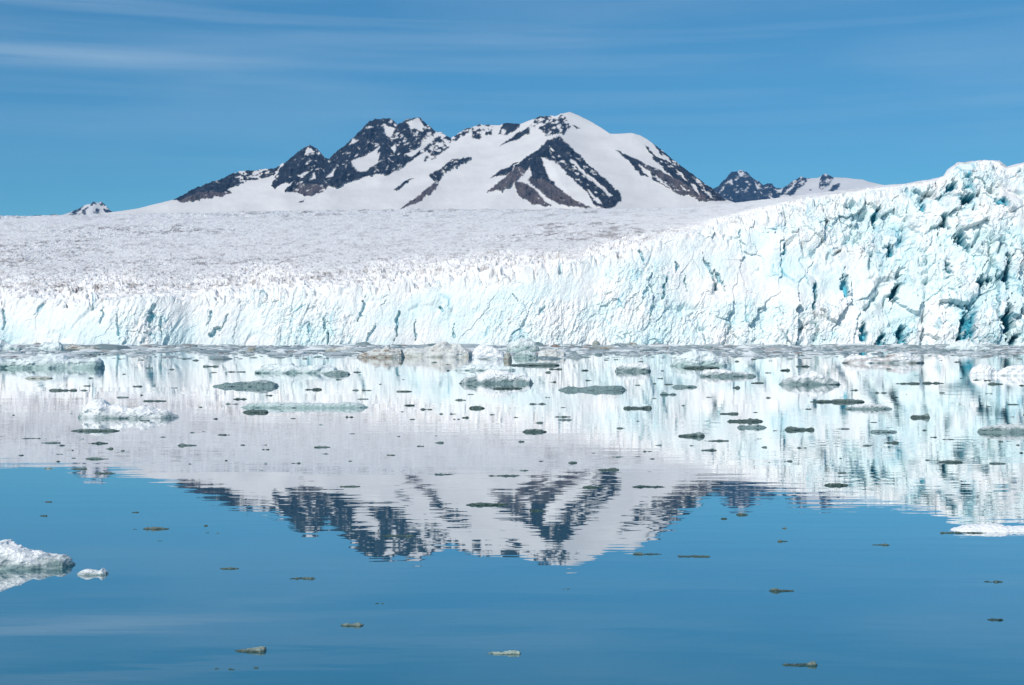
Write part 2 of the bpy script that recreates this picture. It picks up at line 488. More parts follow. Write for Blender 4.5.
spk = fbm(X / 1.6, Z / 1.4, Y / 3, octs=3, seed=191)
dirt = dirt + face * np.maximum(shoulder, 0.05) * 0.55 * sstep(0.22, 0.5, spk) * sstep(-.1, .25, fbm(UU / 20., VV / 12., octs=2, seed=193))
dirt = np.clip(dirt + 0.03 * face, 0, 0.8)
P = np.stack([XX, Yp, Zp], -1).reshape(-1, 3)
o = mesh_from('glacier', P, grid_faces(nr, nc), M_glacier, {'blue': blue, 'cyan': cyan, 'dirt': dirt})
tag(o, kind='structure')

# ------------------------------------------------------------------ mountains: terrain sheets behind the ice field
def mountain(name, ucols, skyline, vfoot, Dfoot, slope_m_per_px, rocks, snows, spurs, speck, nrows=190, scree=None, jag=0.7, seed=300, rockall=False, amp=1.0):
    us = np.asarray(ucols)
    vs = table(skyline, us)
    rk = np.zeros(len(us), bool)
    for pl in rocks:
        rk |= in_poly(us, vs + 2.5, pl)
    rkf = np.convolve(rk.astype(float), np.ones(7) / 7, 'same')
    vs = vs + rkf * jag * 1.6 * fbm(us / 3.0, us * 0, octs=3, seed=seed, gain=0.6) + 0.25 * fbm(us / 9.0, us * 0 + 4, octs=2, seed=seed + 3)
    vs = np.minimum(vs, vfoot - 1)
    t = np.linspace(0, 1, nrows)[:, None]
    V = vfoot + (vs[None, :] - vfoot) * t
    U = np.broadcast_to(us[None, :], V.shape)
    D = Dfoot + slope_m_per_px * (vfoot - V)
    for line, wd, A in spurs:
        d = seg_dist(U, V, line)
        D = D - A * 0.8 * (np.sqrt((1.0) + 0) * np.exp(-(np.sqrt((d / wd) ** 2 + 0.02) / 0.62)))
    Uq = U + 2.2 * fbm(U / 5.0, V / 5.0, octs=4, seed=seed + 11, gain=0.6)
    Vq = V + 1.9 * fbm(U / 5.0, V / 5.0, octs=4, seed=seed + 17, gain=0.6)
    rock = np.zeros(V.shape)
    for pl in rocks:
        rock = np.maximum(rock, in_poly(Uq, Vq, pl))
    for pl in snows:
        rock = np.where(in_poly(Uq, Vq, pl), 0, rock)
    for (cu, cv, ru, rv, thr, ln) in speck:           # areas where snow and rock mix in small patches
        g = ((U - cu) / ru) ** 2 + ((V - cv) / rv) ** 2 < 1
        n = fbm((U + ln * V) / 4.2, V / 2.6, octs=4, seed=seed + 23, gain=0.62)
        rock = np.where(g & (n > thr), 0, rock)
    n = fbm((U - 0.9 * V) / 3.0, V / 5.5, octs=4, seed=seed + 29, gain=0.6)
    rock = np.where(n > 0.60, 0, rock)
    rp = np.pad(rock, 1, mode='edge')
    rock = 0.5 * rock + 0.125 * (rp[:-2, 1:-1] + rp[2:, 1:-1] + rp[1:-1, :-2] + rp[1:-1, 2:])
    rock = rock * (1 - 0.04 * sstep(0.05, 0.45, fbm((U - 0.5 * V) / 3.0, V / 1.6, octs=3, seed=seed + 47, gain=0.7)))
    rl = ridged(U / 14.0, V / 20.0, octs=4, seed=seed + 31)
    D = D - amp * (rock * (55 * rl + 30 * fbm(U / 3.0, V / 3.5, octs=3, seed=seed + 37, gain=0.65)) + 22 * fbm(U / 26.0, V / 14.0, octs=5, seed=seed + 41, gain=0.45))
    scr = np.zeros(V.shape)
    if scree is not None:
        for pl in scree:
            scr = np.maximum(scr, in_poly(Uq, Vq, pl) * 1.0)
        scr = scr * np.clip(0.75 + 0.6 * fbm(U / 6.0, V / 6.0, octs=3, seed=seed + 43), 0, 1)
    # the far side of the ridge
    nb = 14
    qq = (np.arange(1, nb + 1) / nb)[:, None]
    Dk = D[-1][None, :] + 1800 * qq
    Z = CAMH + (HV - V) / F * D
    Zk = Z[-1][None, :] * (1 - 0.75 * qq ** 0.8) - 0 * Dk
    Xk = (us[None, :] - 512) / F * D[-1][None, :] * np.ones_like(qq)
    X = (U - 512) / F * D
    XX = np.concatenate([X, Xk]); YY = np.concatenate([D, Dk]); ZZ = np.concatenate([Z, Zk])
    rock = np.concatenate([rock, np.repeat(rock[-1:], nb, 0)]); scr = np.concatenate([scr, np.repeat(scr[-1:], nb, 0)])
    P = np.stack([XX, YY, ZZ], -1).reshape(-1, 3)
    o = mesh_from(name, P, grid_faces(XX.shape[0], XX.shape[1]), M_mount, {'rock': rock, 'scree': scr}, smooth=True)
    tag(o, kind='structure')
    return o

SKY_MAIN = [(-500, 222), (60, 218), (100, 213.5), (117, 211.5), (137, 208.5), (162, 202.5), (175, 199), (193, 189), (220, 179), (240, 171), (263, 169.5), (276, 168), (284, 163), (293, 156.5),
            (300, 150), (310.5, 144.7), (318, 150), (325, 158), (329, 158.5), (336, 152), (350, 141), (362, 129), (370, 121), (376, 118.5), (390, 118.5), (398, 124.5),
            (405, 120), (410, 118), (420, 118), (427, 124), (435, 131), (443, 133), (451, 138.5), (456, 135), (465, 129), (470, 128), (480, 124), (490, 125), (500, 125),
            (505, 123), (520, 124), (530, 120), (540, 116.5), (548, 116), (556, 116), (565, 113), (570, 112), (580, 116), (590, 121), (600, 127), (610, 133.5), (618, 133.5),
            (632, 133), (640, 135), (647, 139), (660, 149), (680, 165), (699, 179), (714, 190), (724, 199), (745, 206), (800, 214), (1500, 224)]
ROCK_MAIN = [
    [(160, 201), (175, 196), (193, 187), (220, 176), (240, 167), (263, 166), (280, 165), (275, 174), (262, 178), (254, 180), (245, 182), (232, 187), (228, 190), (232, 193), (222, 196), (213, 197), (200, 199), (183, 203), (176, 200)],
    [(271, 186), (278, 173), (284, 160), (293, 152), (310.6, 140), (325, 156), (329, 156), (340, 144), (375.7, 114), (390, 114), (398, 122), (408, 114), (422, 114), (435, 128), (452, 136), (449, 147), (437, 158), (424, 162),
     (428, 150), (418, 156), (409, 162), (400, 169), (387, 175), (370, 175), (356, 180), (344, 183), (336, 189), (329, 186), (321, 193), (304, 196), (293, 192), (284, 192), (293, 181), (274, 188)],
    [(400, 209.5), (420, 194), (435, 182), (428, 175), (439, 169), (452, 159), (472, 158), (468, 161), (458, 166), (443, 174), (437, 187), (422, 200), (405, 208)],
    [(393, 189), (403, 183), (414, 178), (404, 186), (397, 190)],
    [(298, 203), (304, 199), (301, 204)],
    [(452, 140), (465, 126), (472, 126), (462, 141)],
    [(472, 124), (482, 121), (486, 127), (480, 139), (472, 138)], [(483, 120), (494, 122), (491, 135), (483, 135)],
    [(498, 134), (504, 120), (521, 121), (515, 131), (507, 134.5)],
    [(499, 147), (517, 134), (529, 126), (528, 133), (515, 140)],
    [(531, 127), (534, 118), (543, 114), (556, 119), (563, 115), (572, 123), (567, 131), (561, 137), (553, 140), (545, 135), (540, 130)], [(573, 124), (580, 129), (576, 130)],
    # the pyramid's right arm, head, and legs
    [(549, 137), (556, 133), (562, 138), (569, 145), (584, 160), (599, 174), (611, 185), (621, 194), (621, 200.6), (617, 201), (613.6, 207), (603, 207.5), (592.5, 203), (588, 193), (581, 187), (568, 175), (556, 162), (541, 157), (524, 160), (527, 157), (541, 147)],
    [(489, 179), (503, 169), (518, 162), (511, 171), (496, 177)],
    [(486, 193), (497, 184), (508, 174), (520, 162), (528, 157), (530, 166), (521, 176.5), (510, 186), (502, 192), (497, 190)],
    [(515, 181), (527, 183), (539, 194), (551, 206), (543, 206.5), (532, 204), (520.5, 197), (516, 191)],
    [(528, 160), (540, 156), (543, 165), (547, 174), (556, 185), (570, 197), (585, 205), (592, 208), (575, 207), (559, 204.5), (545, 196), (527, 180), (532, 176), (529, 167)],
    [(614, 150), (631.6, 157), (649, 165), (667.5, 174), (675, 180), (653, 158), (643, 145), (655, 152), (669, 163), (648, 139), (670, 150), (685, 164), (699, 176), (714, 187), (726, 201), (711, 201), (695.6, 199), (689, 194), (680, 195), (672, 190), (660, 183), (649, 177), (642.5, 176), (631.6, 165), (624, 157)],
]
SNOW_MAIN = [
    [(351, 161), (366, 155), (381, 146), (375, 160), (366, 172), (356, 171)], [(326, 177), (336, 166), (333, 177)], [(383, 124), (396, 128), (390, 138), (384, 133)],
    [(405, 122), (419, 118), (424, 126), (421, 131), (413, 128)], [(405, 154), (418, 148), (430, 137), (438, 136), (426, 147), (412, 156)], [(352, 138), (358, 140), (349, 146)],
    [(298, 175), (312, 169), (306, 175), (299, 177)], [(309, 180), (314, 172), (316, 178)], [(371, 160), (381, 152), (378, 163), (370, 167)], [(391, 148), (396, 144), (394, 153)],
    [(316, 151), (308, 147), (304, 156), (310, 153)],
    [(571, 158), (585, 172), (600, 185), (613, 196), (609, 196), (596, 186), (580, 171), (569, 160)], [(588, 189), (597, 198), (603, 204), (598, 203), (590, 195)],
    [(586, 172), (594, 179), (590, 178)], [(549, 146), (554, 150), (551, 151)],
    [(638, 164), (649, 170), (652, 179), (643, 172)], [(655, 176), (662, 180), (672, 189), (660, 182)], [(690, 181), (697, 188), (700, 196), (693, 188)], [(691, 176), (703, 183), (697, 183)],
    [(702, 186), (710, 194), (716, 201), (707, 194)], [(680, 184), (688, 191), (683, 189)], [(644, 141), (652, 148), (668, 158), (672, 163), (660, 158), (650, 151)], [(676, 168), (684, 176), (688, 182), (680, 176)],
]
SCREE_MAIN = [[(482, 196), (500, 178), (520, 165), (532, 178), (545, 180), (560, 190), (600, 210), (500, 212)], [(395, 215), (420, 190), (445, 178), (450, 190), (420, 210)],
              [(165, 206), (200, 192), (240, 192), (230, 200)], [(285, 200), (300, 184), (330, 184), (325, 200)], [(640, 162), (680, 180), (720, 204), (680, 200)]]
SPURS_MAIN = [([(556, 116), (556, 135), (570, 160), (595, 190), (612, 212)], 80, 620), ([(632, 133), (600, 128), (570, 112)], 30, 150), ([(556, 135), (530, 155), (505, 185), (490, 205)], 34, 170), ([(545, 150), (560, 182), (580, 210)], 14, 70),
              ([(632, 133), (655, 150), (690, 180), (720, 205)], 46, 230), ([(616, 150), (650, 172), (680, 198)], 16, 60), ([(376, 118), (352, 150), (325, 192)], 44, 220),
              ([(412, 118), (402, 150), (380, 180)], 30, 150), ([(310, 145), (298, 172), (282, 196)], 28, 170), ([(472, 128), (448, 162), (402, 212)], 36, 150), ([(240, 171), (205, 192), (170, 205)], 20, 80)]
SPECK_MAIN = [(415, 130, 32, 16, 0.25, 0.5), (372, 150, 50, 34, 0.47, 0.9), (478, 131, 28, 12, 0.02, 0), (552, 127, 24, 13, 0.10, 0.5), (312, 152, 14, 10, 0.34, 0.8), (310, 178, 22, 16, 0.40, 1.0), (590, 168, 34, 34, 0.42, -1.0),
              (682, 176, 44, 30, 0.40, -1.0), (436, 148, 16, 16, 0.08, 0.6), (440, 170, 22, 14, 0.25, 0.5), (255, 174, 24, 10, 0.15, 0.3)]
ucol = np.concatenate([np.linspace(-300, 90, 100, endpoint=False), np.arange(90, 760, 0.6), np.linspace(760, 900, 60)])
mountain('mountain', ucol, SKY_MAIN, 226, 6100, 21.0, ROCK_MAIN, SNOW_MAIN, SPURS_MAIN, SPECK_MAIN, nrows=210, scree=SCREE_MAIN)

SKY_RIGHT = [(640, 212), (690, 204), (706, 194), (714, 188), (718, 187), (722, 182), (731.5, 172), (736, 171), (741, 170), (747, 172), (752, 177.6), (758, 181), (763, 185), (768, 183.5), (772, 184), (776, 188), (783, 188), (788, 184),
             (793, 181), (800, 176.7), (809.5, 178.5), (819, 177.5), (826, 173), (832.6, 177), (848, 178), (856, 179), (863, 179.5), (870, 182), (889, 186), (920, 192), (1000, 205), (1500, 218)]
ROCK_RIGHT = [[(690, 212), (705, 190), (720, 180), (731, 168), (748, 168), (760, 180), (770, 180), (784, 188), (790, 178), (800, 173), (812, 176), (806, 182), (798, 190), (794, 195), (780, 194), (778, 200), (760, 212)],
              [(818, 189), (821, 178), (826, 169), (834, 176), (832, 180), (826, 187), (821, 190)], [(828, 190), (834, 184), (841, 182), (840, 187), (833, 191)], [(808, 190), (813, 188), (810, 191)]]
SNOW_RIGHT = [[(738, 172), (745, 173), (742, 176), (738, 175)], [(724, 183), (731, 179), (733, 186), (729, 183)], [(755, 183), (762, 189), (757, 189)], [(770, 196), (778, 200), (776, 204), (771, 203)], [(774, 190), (784, 188), (780, 193)]]
SPECK_RIGHT = [(750, 186, 30, 20, 0.36, 0.6), (795, 186, 18, 12, 0.1, 0.6), (830, 181, 14, 12, 0.2, 0.3)]
mountain('mountain', np.concatenate([np.arange(650, 950, 0.7), np.linspace(950, 1500, 60)]), SKY_RIGHT, 224, 14500, 40.0, ROCK_RIGHT, SNOW_RIGHT,
         [([(741, 170), (735, 190), (720, 212)], 24, 300), ([(800, 176), (790, 195), (785, 210)], 20, 200), ([(826, 173), (822, 190), (815, 205)], 20, 200)], SPECK_RIGHT, nrows=110, seed=500, amp=1.6)
SKY_LEFT = [(-500, 222), (0, 218), (20, 217), (30, 216), (42, 214.5), (46, 216), (54, 214.8), (60, 215.5), (66, 213.5), (72, 211.5), (78, 208.5), (86, 204.5), (91, 203.5), (94, 201.3), (98, 202.8), (101.5, 201.5), (105, 205), (110, 210.5), (122, 215), (200, 224)]
ROCK_LEFT = [[(66, 218), (75, 208), (84, 203), (80, 210), (74, 217)], [(90, 206), (93, 199), (97, 205), (94, 206)], [(99, 203), (103, 199), (113, 212), (106, 213), (101, 208)], [(92, 210), (98, 208), (99, 214), (93, 213)], [(18, 220), (40, 212), (60, 213), (60, 220)], [(78, 214), (88, 206), (85, 214)]]
mountain('mountain', np.arange(-60, 200, 0.7), SKY_LEFT, 224, 12500, 50.0, ROCK_LEFT, [], [([(96, 201), (90, 215)], 12, 250)], [(90, 209, 26, 12, 0.1, 0.3), (45, 216, 25, 5, 0.0, 0)], nrows=50, seed=700, amp=2.0)

# ------------------------------------------------------------------ floating ice
def wpos(u_, w_):
    Dw = CAMH * F / (w_ - HV)
    return (u_ - 512) / F * Dw, Dw

rng = random.Random(7)
def ice_body(name, u0, u1, w, sil, mat, frost, grit=0.0, seed=1, thick=0.55, bot_dark=0.3, detail=1.0, cap=False):
    """one lump of drifting ice: silhouette heights sil = [(fraction along, photo px high)], modelled as a closed body at its real distance"""
    xc, Dw = wpos((u0 + u1) / 2, w)
    mpp = Dw / F
    L = (u1 - u0) * mpp
    pxw = u1 - u0
    ns = int(np.clip(pxw * 1.5 * detail, 10, 150)); ntc = int(np.clip(6 + pxw * 0.28 * detail + 1.8 * max(b_ for a_, b_ in sil), 8, 70))
    sx = np.linspace(0, 1, ns)[None, :]
    sp = np.array(sil, float)
    H = np.interp(sx[0], sp[:, 0], sp[:, 1])
    if ns > 24:
        H = H * (1 + 0.08 * fbm(sx[0] * pxw / 6.0, sx[0] * 0 + seed, octs=3, seed=seed))
    H = (H * mpp)[None, :]
    depth = L * thick * (0.55 + 0.45 * np.sqrt(np.clip(4 * sx * (1 - sx), 0, 1)))
    depth = np.maximum(depth, H * 1.2)
    depth = depth * (1 + 0.3 * fbm(sx * 5.0, sx * 0 + seed * 3.1, octs=3, seed=seed + 3))
    endf = np.clip(np.minimum(sx, 1 - sx) / 0.06, 0.05, 1) ** 0.6
    th = np.sin(np.linspace(-1, 1, ntc) * np.pi / 2)[:, None]                        # -1 waterline near side .. 1 far side
    prof = np.clip(1 - np.abs(th) ** 2.4, 0, 1) ** 0.75
    x = (sx - 0.5) * L + 0 * th
    y = th * depth / 2 * endf
    z = H * prof * endf
    nscale = max(min(L / 14.0, H.max() / 1.7), 3.0 * mpp)
    nz = fbm(x / nscale + seed, y / nscale * 1.0, z / nscale, octs=4, seed=seed + 5, gain=0.55)
    nz2 = ridged(x / nscale / 2.2 + seed, y / nscale / 2.2, z / nscale, octs=3, seed=seed + 9)
    inner = np.clip(1.25 * prof, 0, 1)
    m1 = fbm(x / nscale / 1.7 + seed + 40, y / nscale / 1.3 + 7, z / nscale / 1.1, octs=4, seed=seed + 6, gain=0.6)
    z = z + nscale * (0.36 * nz + 0.16 * nz2) * inner
    y = y + nscale * 1.0 * m1 * (1 - np.abs(th) ** 20)
    x = x + nscale * 0.4 * m1 * inner
    z = np.maximum(z, -0.003)
    # walls below the waterline: near side, far side
    base = np.array([[-0.5 * H.max() - 0.02]])
    y0, y1 = y[:1], y[-1:]
    X = np.concatenate([x[:1], x, x[-1:]]); Y = np.concatenate([y0 * 0.8, y, y1 * 0.8]); Zz = np.concatenate([y0 * 0 + base, z - 0.004, y1 * 0 + base])
    relh = np.concatenate([y0 * 0, z / np.maximum(H.max(), 1e-6), y1 * 0])
    fn = fbm(X / nscale / 1.5 + 3.3 * seed, Y / nscale, Zz / nscale, octs=4, seed=seed + 15)
    fr = np.clip((relh - bot_dark) * 2.2 + frost * 1.6 - 0.5 + 0.9 * fn, 0, 1) * np.clip(frost * 1.6, 0, 1)
    gr = grit * sstep(-0.1, 0.45, fbm(X / nscale / 2.2 + 9, Y / nscale, Zz / nscale * 2, octs=3, seed=seed + 25))
    P = np.stack([X, Y, Zz], -1).reshape(-1, 3)
    FA = grid_faces(X.shape[0], X.shape[1]); at = {'frost': fr, 'grit': gr * np.ones_like(X)}
    top = fr.ravel()[FA].mean(1) > 0.5
    if cap and 0.1 < top.mean() < 0.95:      # the frosty crust is a part of its own over the clear ice
        o = bpy.data.objects.new(name, None); col.objects.link(o)
        for pn, sel in (('clear_ice', ~top), ('snow_crust', top)):
            mesh_from(pn, P, FA[sel], mat, at).parent = o
    else:
        o = mesh_from(name, P, FA, mat, at, smooth=pxw < 14)
    o.location = (xc, Dw, 0)
    return o

dome = [(0, .25), (.15, .8), (.4, 1), (.7, .9), (.9, .6), (1, .2)]
def S_(h, pts=dome): return [(a, b * h) for a, b in pts]
def U_(u0, u1, pts): return [((a - u0) / (u1 - u0), b) for a, b in pts]

placed = []      # (u centre, w, width)
def floe(name, label, cat, u0, u1, w, sil, mat, frost, group=None, **k):
    o = ice_body(name, u0, u1, w, sil, mat, frost, seed=len(placed) + 1, cap=(mat in (M_ice, M_berg) and u1 - u0 > 26), **k)
    tag(o, label, cat, group)
    placed.append(((u0 + u1) / 2, w, u1 - u0))
    return o

FG = 'ice floes drifting before the glacier'
anchors = {}
def A(key, phrase, *a, **k):
    o = floe(*a, **k)
    anchors[key] = (placed[-1], phrase)
    return o

A('growler', 'the big white growler', 'growler', 'big craggy white growler cut off by the left edge, on open blue water', 'growler', -34, 74, 565.5,
  U_(-34, 74, [(-34, 10), (-20, 20), (0, 24), (5, 24), (11, 21), (21, 18), (29, 14), (39, 12.5), (49, 10.5), (63, 9.5), (70, 6), (74, 1.5)]), M_ice, 0.66, group=None, thick=0.5, bot_dark=0.34, detail=1.3)
A('twopeak', 'the small two-peaked floe', 'ice_floe', 'small two-peaked white floe just right of the big white growler', 'ice floe', 77, 109, 574,
  U_(77, 109, [(77, .8), (80, 2.5), (85, 5), (90, 5.6), (95, 3.6), (100, 3), (103, 6.5), (106, 3), (109, .5)]), M_ice, 0.55, bot_dark=0.3, detail=1.6)
A('farleft', 'the mound at the far left', 'ice_floe', 'long pale green mounded floe at the left edge below the brash ice', 'ice floe', -8, 105, 368,
  U_(-8, 105, [(-8, 4), (10, 6), (25, 9), (40, 12.5), (60, 12.5), (70, 8), (82, 9), (95, 9), (103, 7), (105, 3)]), M_berg, 0.6, group=FG, thick=.3)
A('white_mound', 'the white-domed floe', 'ice_floe', 'white domed floe with green foot and low right tail, upper left water', 'ice floe', 78, 178, 417.5,
  U_(78, 178, [(78, 4), (86, 12), (94, 16), (98, 19), (103, 17), (110, 12), (118, 13.5), (127, 10), (135, 9), (146, 12), (155, 9), (166, 6.5), (178, 1)]), M_ice, 0.85, group=FG, bot_dark=.3, thick=.35, detail=1.2)
A('pale_hump', 'the twin-humped pale floe', 'ice_floe', 'twin-humped pale white floe just below the brash, left of the silty ice', 'ice floe', 256, 340, 373,
  U_(256, 340, [(256, 2), (263, 6), (272, 9.5), (282, 8), (290, 10.5), (300, 6), (310, 7), (325, 8), (335, 6), (340, 2)]), M_berg, 0.8, group=FG, thick=.3)
A('longgrey', 'the long dark-fronted floe', 'ice_floe', 'long dark grey floe with a snowy hump at its right end', 'ice floe', 212, 280, 386.5,
  U_(212, 280, [(212, 1), (222, 2.5), (235, 4), (250, 4.5), (262, 7), (270, 6), (276, 3.5), (280, 1.5)]), M_ice, 0.35, group=FG, bot_dark=.62, thick=.3)
A('flatlong', 'the longest flat floe', 'ice_floe', 'longest flat pale grey floe, low on the water left of centre', 'ice floe', 241, 368, 407.5,
  U_(241, 368, [(241, 1), (250, 4), (270, 5), (300, 4.5), (330, 4), (350, 5), (362, 4), (368, 1)]), M_berg, 0.35, group=FG, bot_dark=.2, thick=.14)
A('darkslab', 'the dark slab by the flat floe', 'ice_floe', 'dark wedge slab touching the front of the longest flat pale floe', 'ice floe', 242, 269, 412.5, S_(2.8, [(0, .4), (.3, 1), (.8, 1), (1, .5)]), M_slush, 0.1, group=FG, thick=.25)
A('greytip', 'the grey-tipped floe', 'ice_floe', 'short dark grey floe at the right foot of the twin-humped pale floe', 'ice floe', 324, 350, 374.5, S_(4), M_ice, 0.22, group=FG, bot_dark=.5, thick=.3)
A('ridge', 'the white-ridged centre floe', 'ice_floe', 'grey floe with a tall white ridge, below the silty ice at centre', 'ice floe', 460, 534, 383.5,
  U_(460, 534, [(460, 3), (464, 6), (472, 6.5), (480, 9), (490, 14), (500, 13), (512, 10), (522, 7), (530, 6), (534, 4)]), M_ice, 0.72, group=FG, bot_dark=.42, thick=.3)
A('whiteback', 'the low white floe', 'ice_floe', 'low white floe right behind the white-ridged centre floe', 'ice floe', 455, 516, 370.5, S_(6), M_berg, 0.9, group=FG, thick=.2)
A('underridge', 'the dark bar', 'ice_floe', 'dark bar of ice just in front of the white-ridged centre floe', 'ice floe', 493, 523, 388.7, S_(2), M_slush, 0.15, group=FG, thick=.2)
A('lens', 'the long grey-green lens floe', 'ice_floe', 'long grey-green floe pinched to a neck near its left end', 'ice floe', 558, 627, 390.2,
  U_(558, 627, [(558, .8), (565, 3), (573, 4.2), (580, 2.4), (586, 3.2), (595, 4.6), (605, 4.2), (615, 4.8), (622, 4), (627, 1)]), M_ice, 0.16, group=FG, bot_dark=.8, thick=.2)
A('block', 'the steep-sided floe', 'ice_floe', 'steep-sided mottled grey floe between the pinched floe and the brash', 'ice floe', 615, 651, 371.5,
  U_(615, 651, [(615, 3), (618, 6), (624, 8), (640, 8.5), (648, 7.5), (651, 3)]), M_ice, 0.6, group=FG, bot_dark=.4, thick=.3)
A('dumbbell', 'the dumbbell floe', 'ice_floe', 'small grey dumbbell-shaped floe right of the pinched grey-green floe', 'ice floe', 660, 676.5, 394.7, [(0, .6), (.2, 3), (.4, 2.2), (.55, 1), (.75, 1.8), (1, .8)], M_ice, 0.15, group=FG, bot_dark=.8, thick=.2)
A('greyoval', 'the flat grey oval floe', 'ice_floe', 'flat grey oval floe right above the small dumbbell-shaped one', 'ice floe', 671, 697, 387.3, S_(2.6), M_ice, 0.2, group=FG, bot_dark=.8, thick=.2)
A('blackslab', 'the blunt dark slab', 'ice_floe', 'blunt dark slab below the right end of the pinched grey-green floe', 'ice floe', 623, 652, 408.5, S_(2.2, [(0, .7), (.2, 1), (.6, .8), (.95, 1), (1, .7)]), M_slush, 0.08, group=FG, thick=.2)
A('bluemound', 'the pale blue mound', 'ice_floe', 'tall pale blue mound of ice at the lower edge of the brash', 'ice floe', 670, 727, 366,
  U_(670, 727, [(670, 2), (676, 8), (684, 13), (695, 16), (705, 14), (714, 12), (721, 8), (727, 2)]), M_berg, 0.75, group=FG, thick=.35)
A('moundfoot', 'the dark strip', 'ice_floe', 'dark strip of ice against the foot of the pale blue mound', 'ice floe', 683, 720, 368.3, S_(2.6), M_slush, 0.2, group=FG, thick=.15)
A('longwhite', 'the tapering floe', 'ice_floe', 'mottled white floe tapering right, below the tall pale blue mound', 'ice floe', 700, 756, 376.5,
  U_(700, 756, [(700, 4), (704, 6.5), (715, 7), (724, 6.5), (735, 4.5), (748, 4), (756, 1)]), M_ice, 0.65, group=FG, bot_dark=.5, thick=.25)
A('pinkpeak', 'the pinkish peaked floe', 'ice_floe', 'pinkish white peaked floe with dark left foot, right of centre', 'ice floe', 779, 841, 384.5,
  U_(779, 841, [(779, 3), (785, 5.5), (795, 8), (803, 10), (812, 13), (820, 11), (828, 7), (836, 4), (841, 1)]), M_ice, 0.75, group=FG, bot_dark=.45, thick=.3)
A('wedge', 'the dark tailed floe', 'ice_floe', 'dark floe with a thin pointed left tail, above a grey one', 'ice floe', 810, 865, 402,
  U_(810, 865, [(810, .5), (820, 1.8), (830, 1.6), (838, 3), (850, 2.6), (865, 2)]), M_slush, 0.2, group=FG, thick=.2)
A('greyunder', 'the mottled grey floe', 'ice_floe', 'mottled grey floe overlapped by the dark floe with a pointed tail', 'ice floe', 844, 893, 409, U_(844, 893, [(844, 1), (856, 3.5), (870, 5), (880, 4), (893, .6)]), M_ice, 0.5, group=FG, bot_dark=.4, thick=.2)
A('silty', 'the silty double floe', 'ice_floe', 'white double-ended floe with a brown silty middle, far right', 'ice floe', 842, 924, 363,
  U_(842, 924, [(842, 3), (850, 7), (860, 7), (870, 5.5), (885, 6), (896, 10), (908, 10), (916, 7), (924, 2)]), M_ice, 0.72, group=FG, grit=.45, thick=.3, bot_dark=.2)
A('dome', 'the round white dome', 'ice_floe', 'round white dome of ice near the right edge', 'ice floe', 969, 998, 375.5, U_(969, 998, [(969, 3), (974, 9), (981, 11.5), (989, 10), (995, 6), (998, 3)]), M_ice, 0.95, group=FG, bot_dark=0, thick=.4)
A('edgewhite', 'the white floe at the edge', 'ice_floe', 'white lumpy floe cut by the right edge beside the round dome', 'ice floe', 996, 1050, 375.5, U_(996, 1050, [(996, 2), (1003, 7.5), (1012, 10), (1024, 10), (1040, 8), (1050, 2)]), M_ice, 0.95, group=FG, bot_dark=0, thick=.3)
A('speckled', 'the speckled grey floe', 'ice_floe', 'large speckled grey floe cut by the right edge', 'ice floe', 977, 1050, 432,
  U_(977, 1050, [(977, 2), (984, 5), (992, 7), (1002, 8), (1012, 8), (1024, 6.5), (1040, 4), (1050, 1)]), M_ice, 0.42, group=FG, bot_dark=.45, thick=.25)
A('darkhead', 'the dark club-shaped floe', 'ice_floe', 'dark club-shaped floe thick at its right end, right of centre', 'ice floe', 678, 705, 436.3, U_(678, 705, [(678, 1), (688, 2), (694, 3), (700, 4.6), (704, 3), (705, 1)]), M_slush, 0.3, group=FG, thick=.3)
A('bar', 'the knobbed dark bar', 'ice_floe', 'straight dark bar of ice with a pale knob on top', 'ice floe', 727, 763, 421.6, [(0, 1.2), (.1, 2), (.55, 2), (.65, 3.6), (.72, 2.4), (.95, 2), (1, 1)], M_slush, 0.12, group=FG, thick=.2)
A('ghost', 'the pale grey floe', 'ice_floe', 'pale grey floe just below the straight dark knobbed bar', 'ice floe', 737, 768, 427.7, [(0, 1.5), (.1, 2.6), (.4, 2), (.65, 3.4), (.85, 1.6), (1, .4)], M_ice, 0.3, group=FG, bot_dark=.5, thick=.2)
A('darkbar', 'the blunt dark bar', 'ice_floe', 'blunt dark bar of ice right of the pale grey floe', 'ice floe', 784, 815, 430, [(0, 1), (.08, 2.6), (.3, 3.2), (.4, 2.4), (.96, 2.3), (1, 1)], M_slush, 0.14, group=FG, thick=.2)
A('tadpole', 'the tadpole-shaped floe', 'ice_floe', 'dark tadpole-shaped floe with a pale bump on its right end', 'ice floe', 910, 930, 417.6, [(0, .8), (.15, 2.6), (.5, 2.2), (.7, 3), (.8, 4.4), (.95, 4), (1, 1)], M_slush, 0.35, group=FG, thick=.3)
A('greybar', 'the straight grey bar', 'ice_floe', 'straight grey bar of ice at right, left of the speckled floe', 'ice floe', 870, 897, 432.2, S_(2.2, [(0, .9), (.3, 1), (.8, .8), (1, .4)]), M_ice, 0.1, group=FG, bot_dark=.9, thick=.2)
A('spindle', 'the dark spindle floe', 'ice_floe', 'dark spindle-shaped floe lying below the straight grey bar, lower right', 'ice floe', 938, 963, 462.3, S_(2.7, [(0, .1), (.25, .7), (.5, 1), (.75, .8), (1, .2)]), M_slush, 0.12, group=FG, thick=.3)
A('diamond', 'the dark lens at centre', 'ice_floe', 'dark smooth lens-shaped floe alone at the centre of the picture', 'ice floe', 522, 547.5, 432, S_(2.9, [(0, .1), (.2, .8), (.5, 1), (.8, .8), (1, .1)]), M_slush, 0.08, group=FG, thick=.3)
A('stub', 'the stubby dark lens', 'ice_floe', 'stubby dark lens-shaped floe below the white-ridged centre floe', 'ice floe', 469, 485, 408.4, S_(2.6), M_slush, 0.1, group=FG, thick=.3)
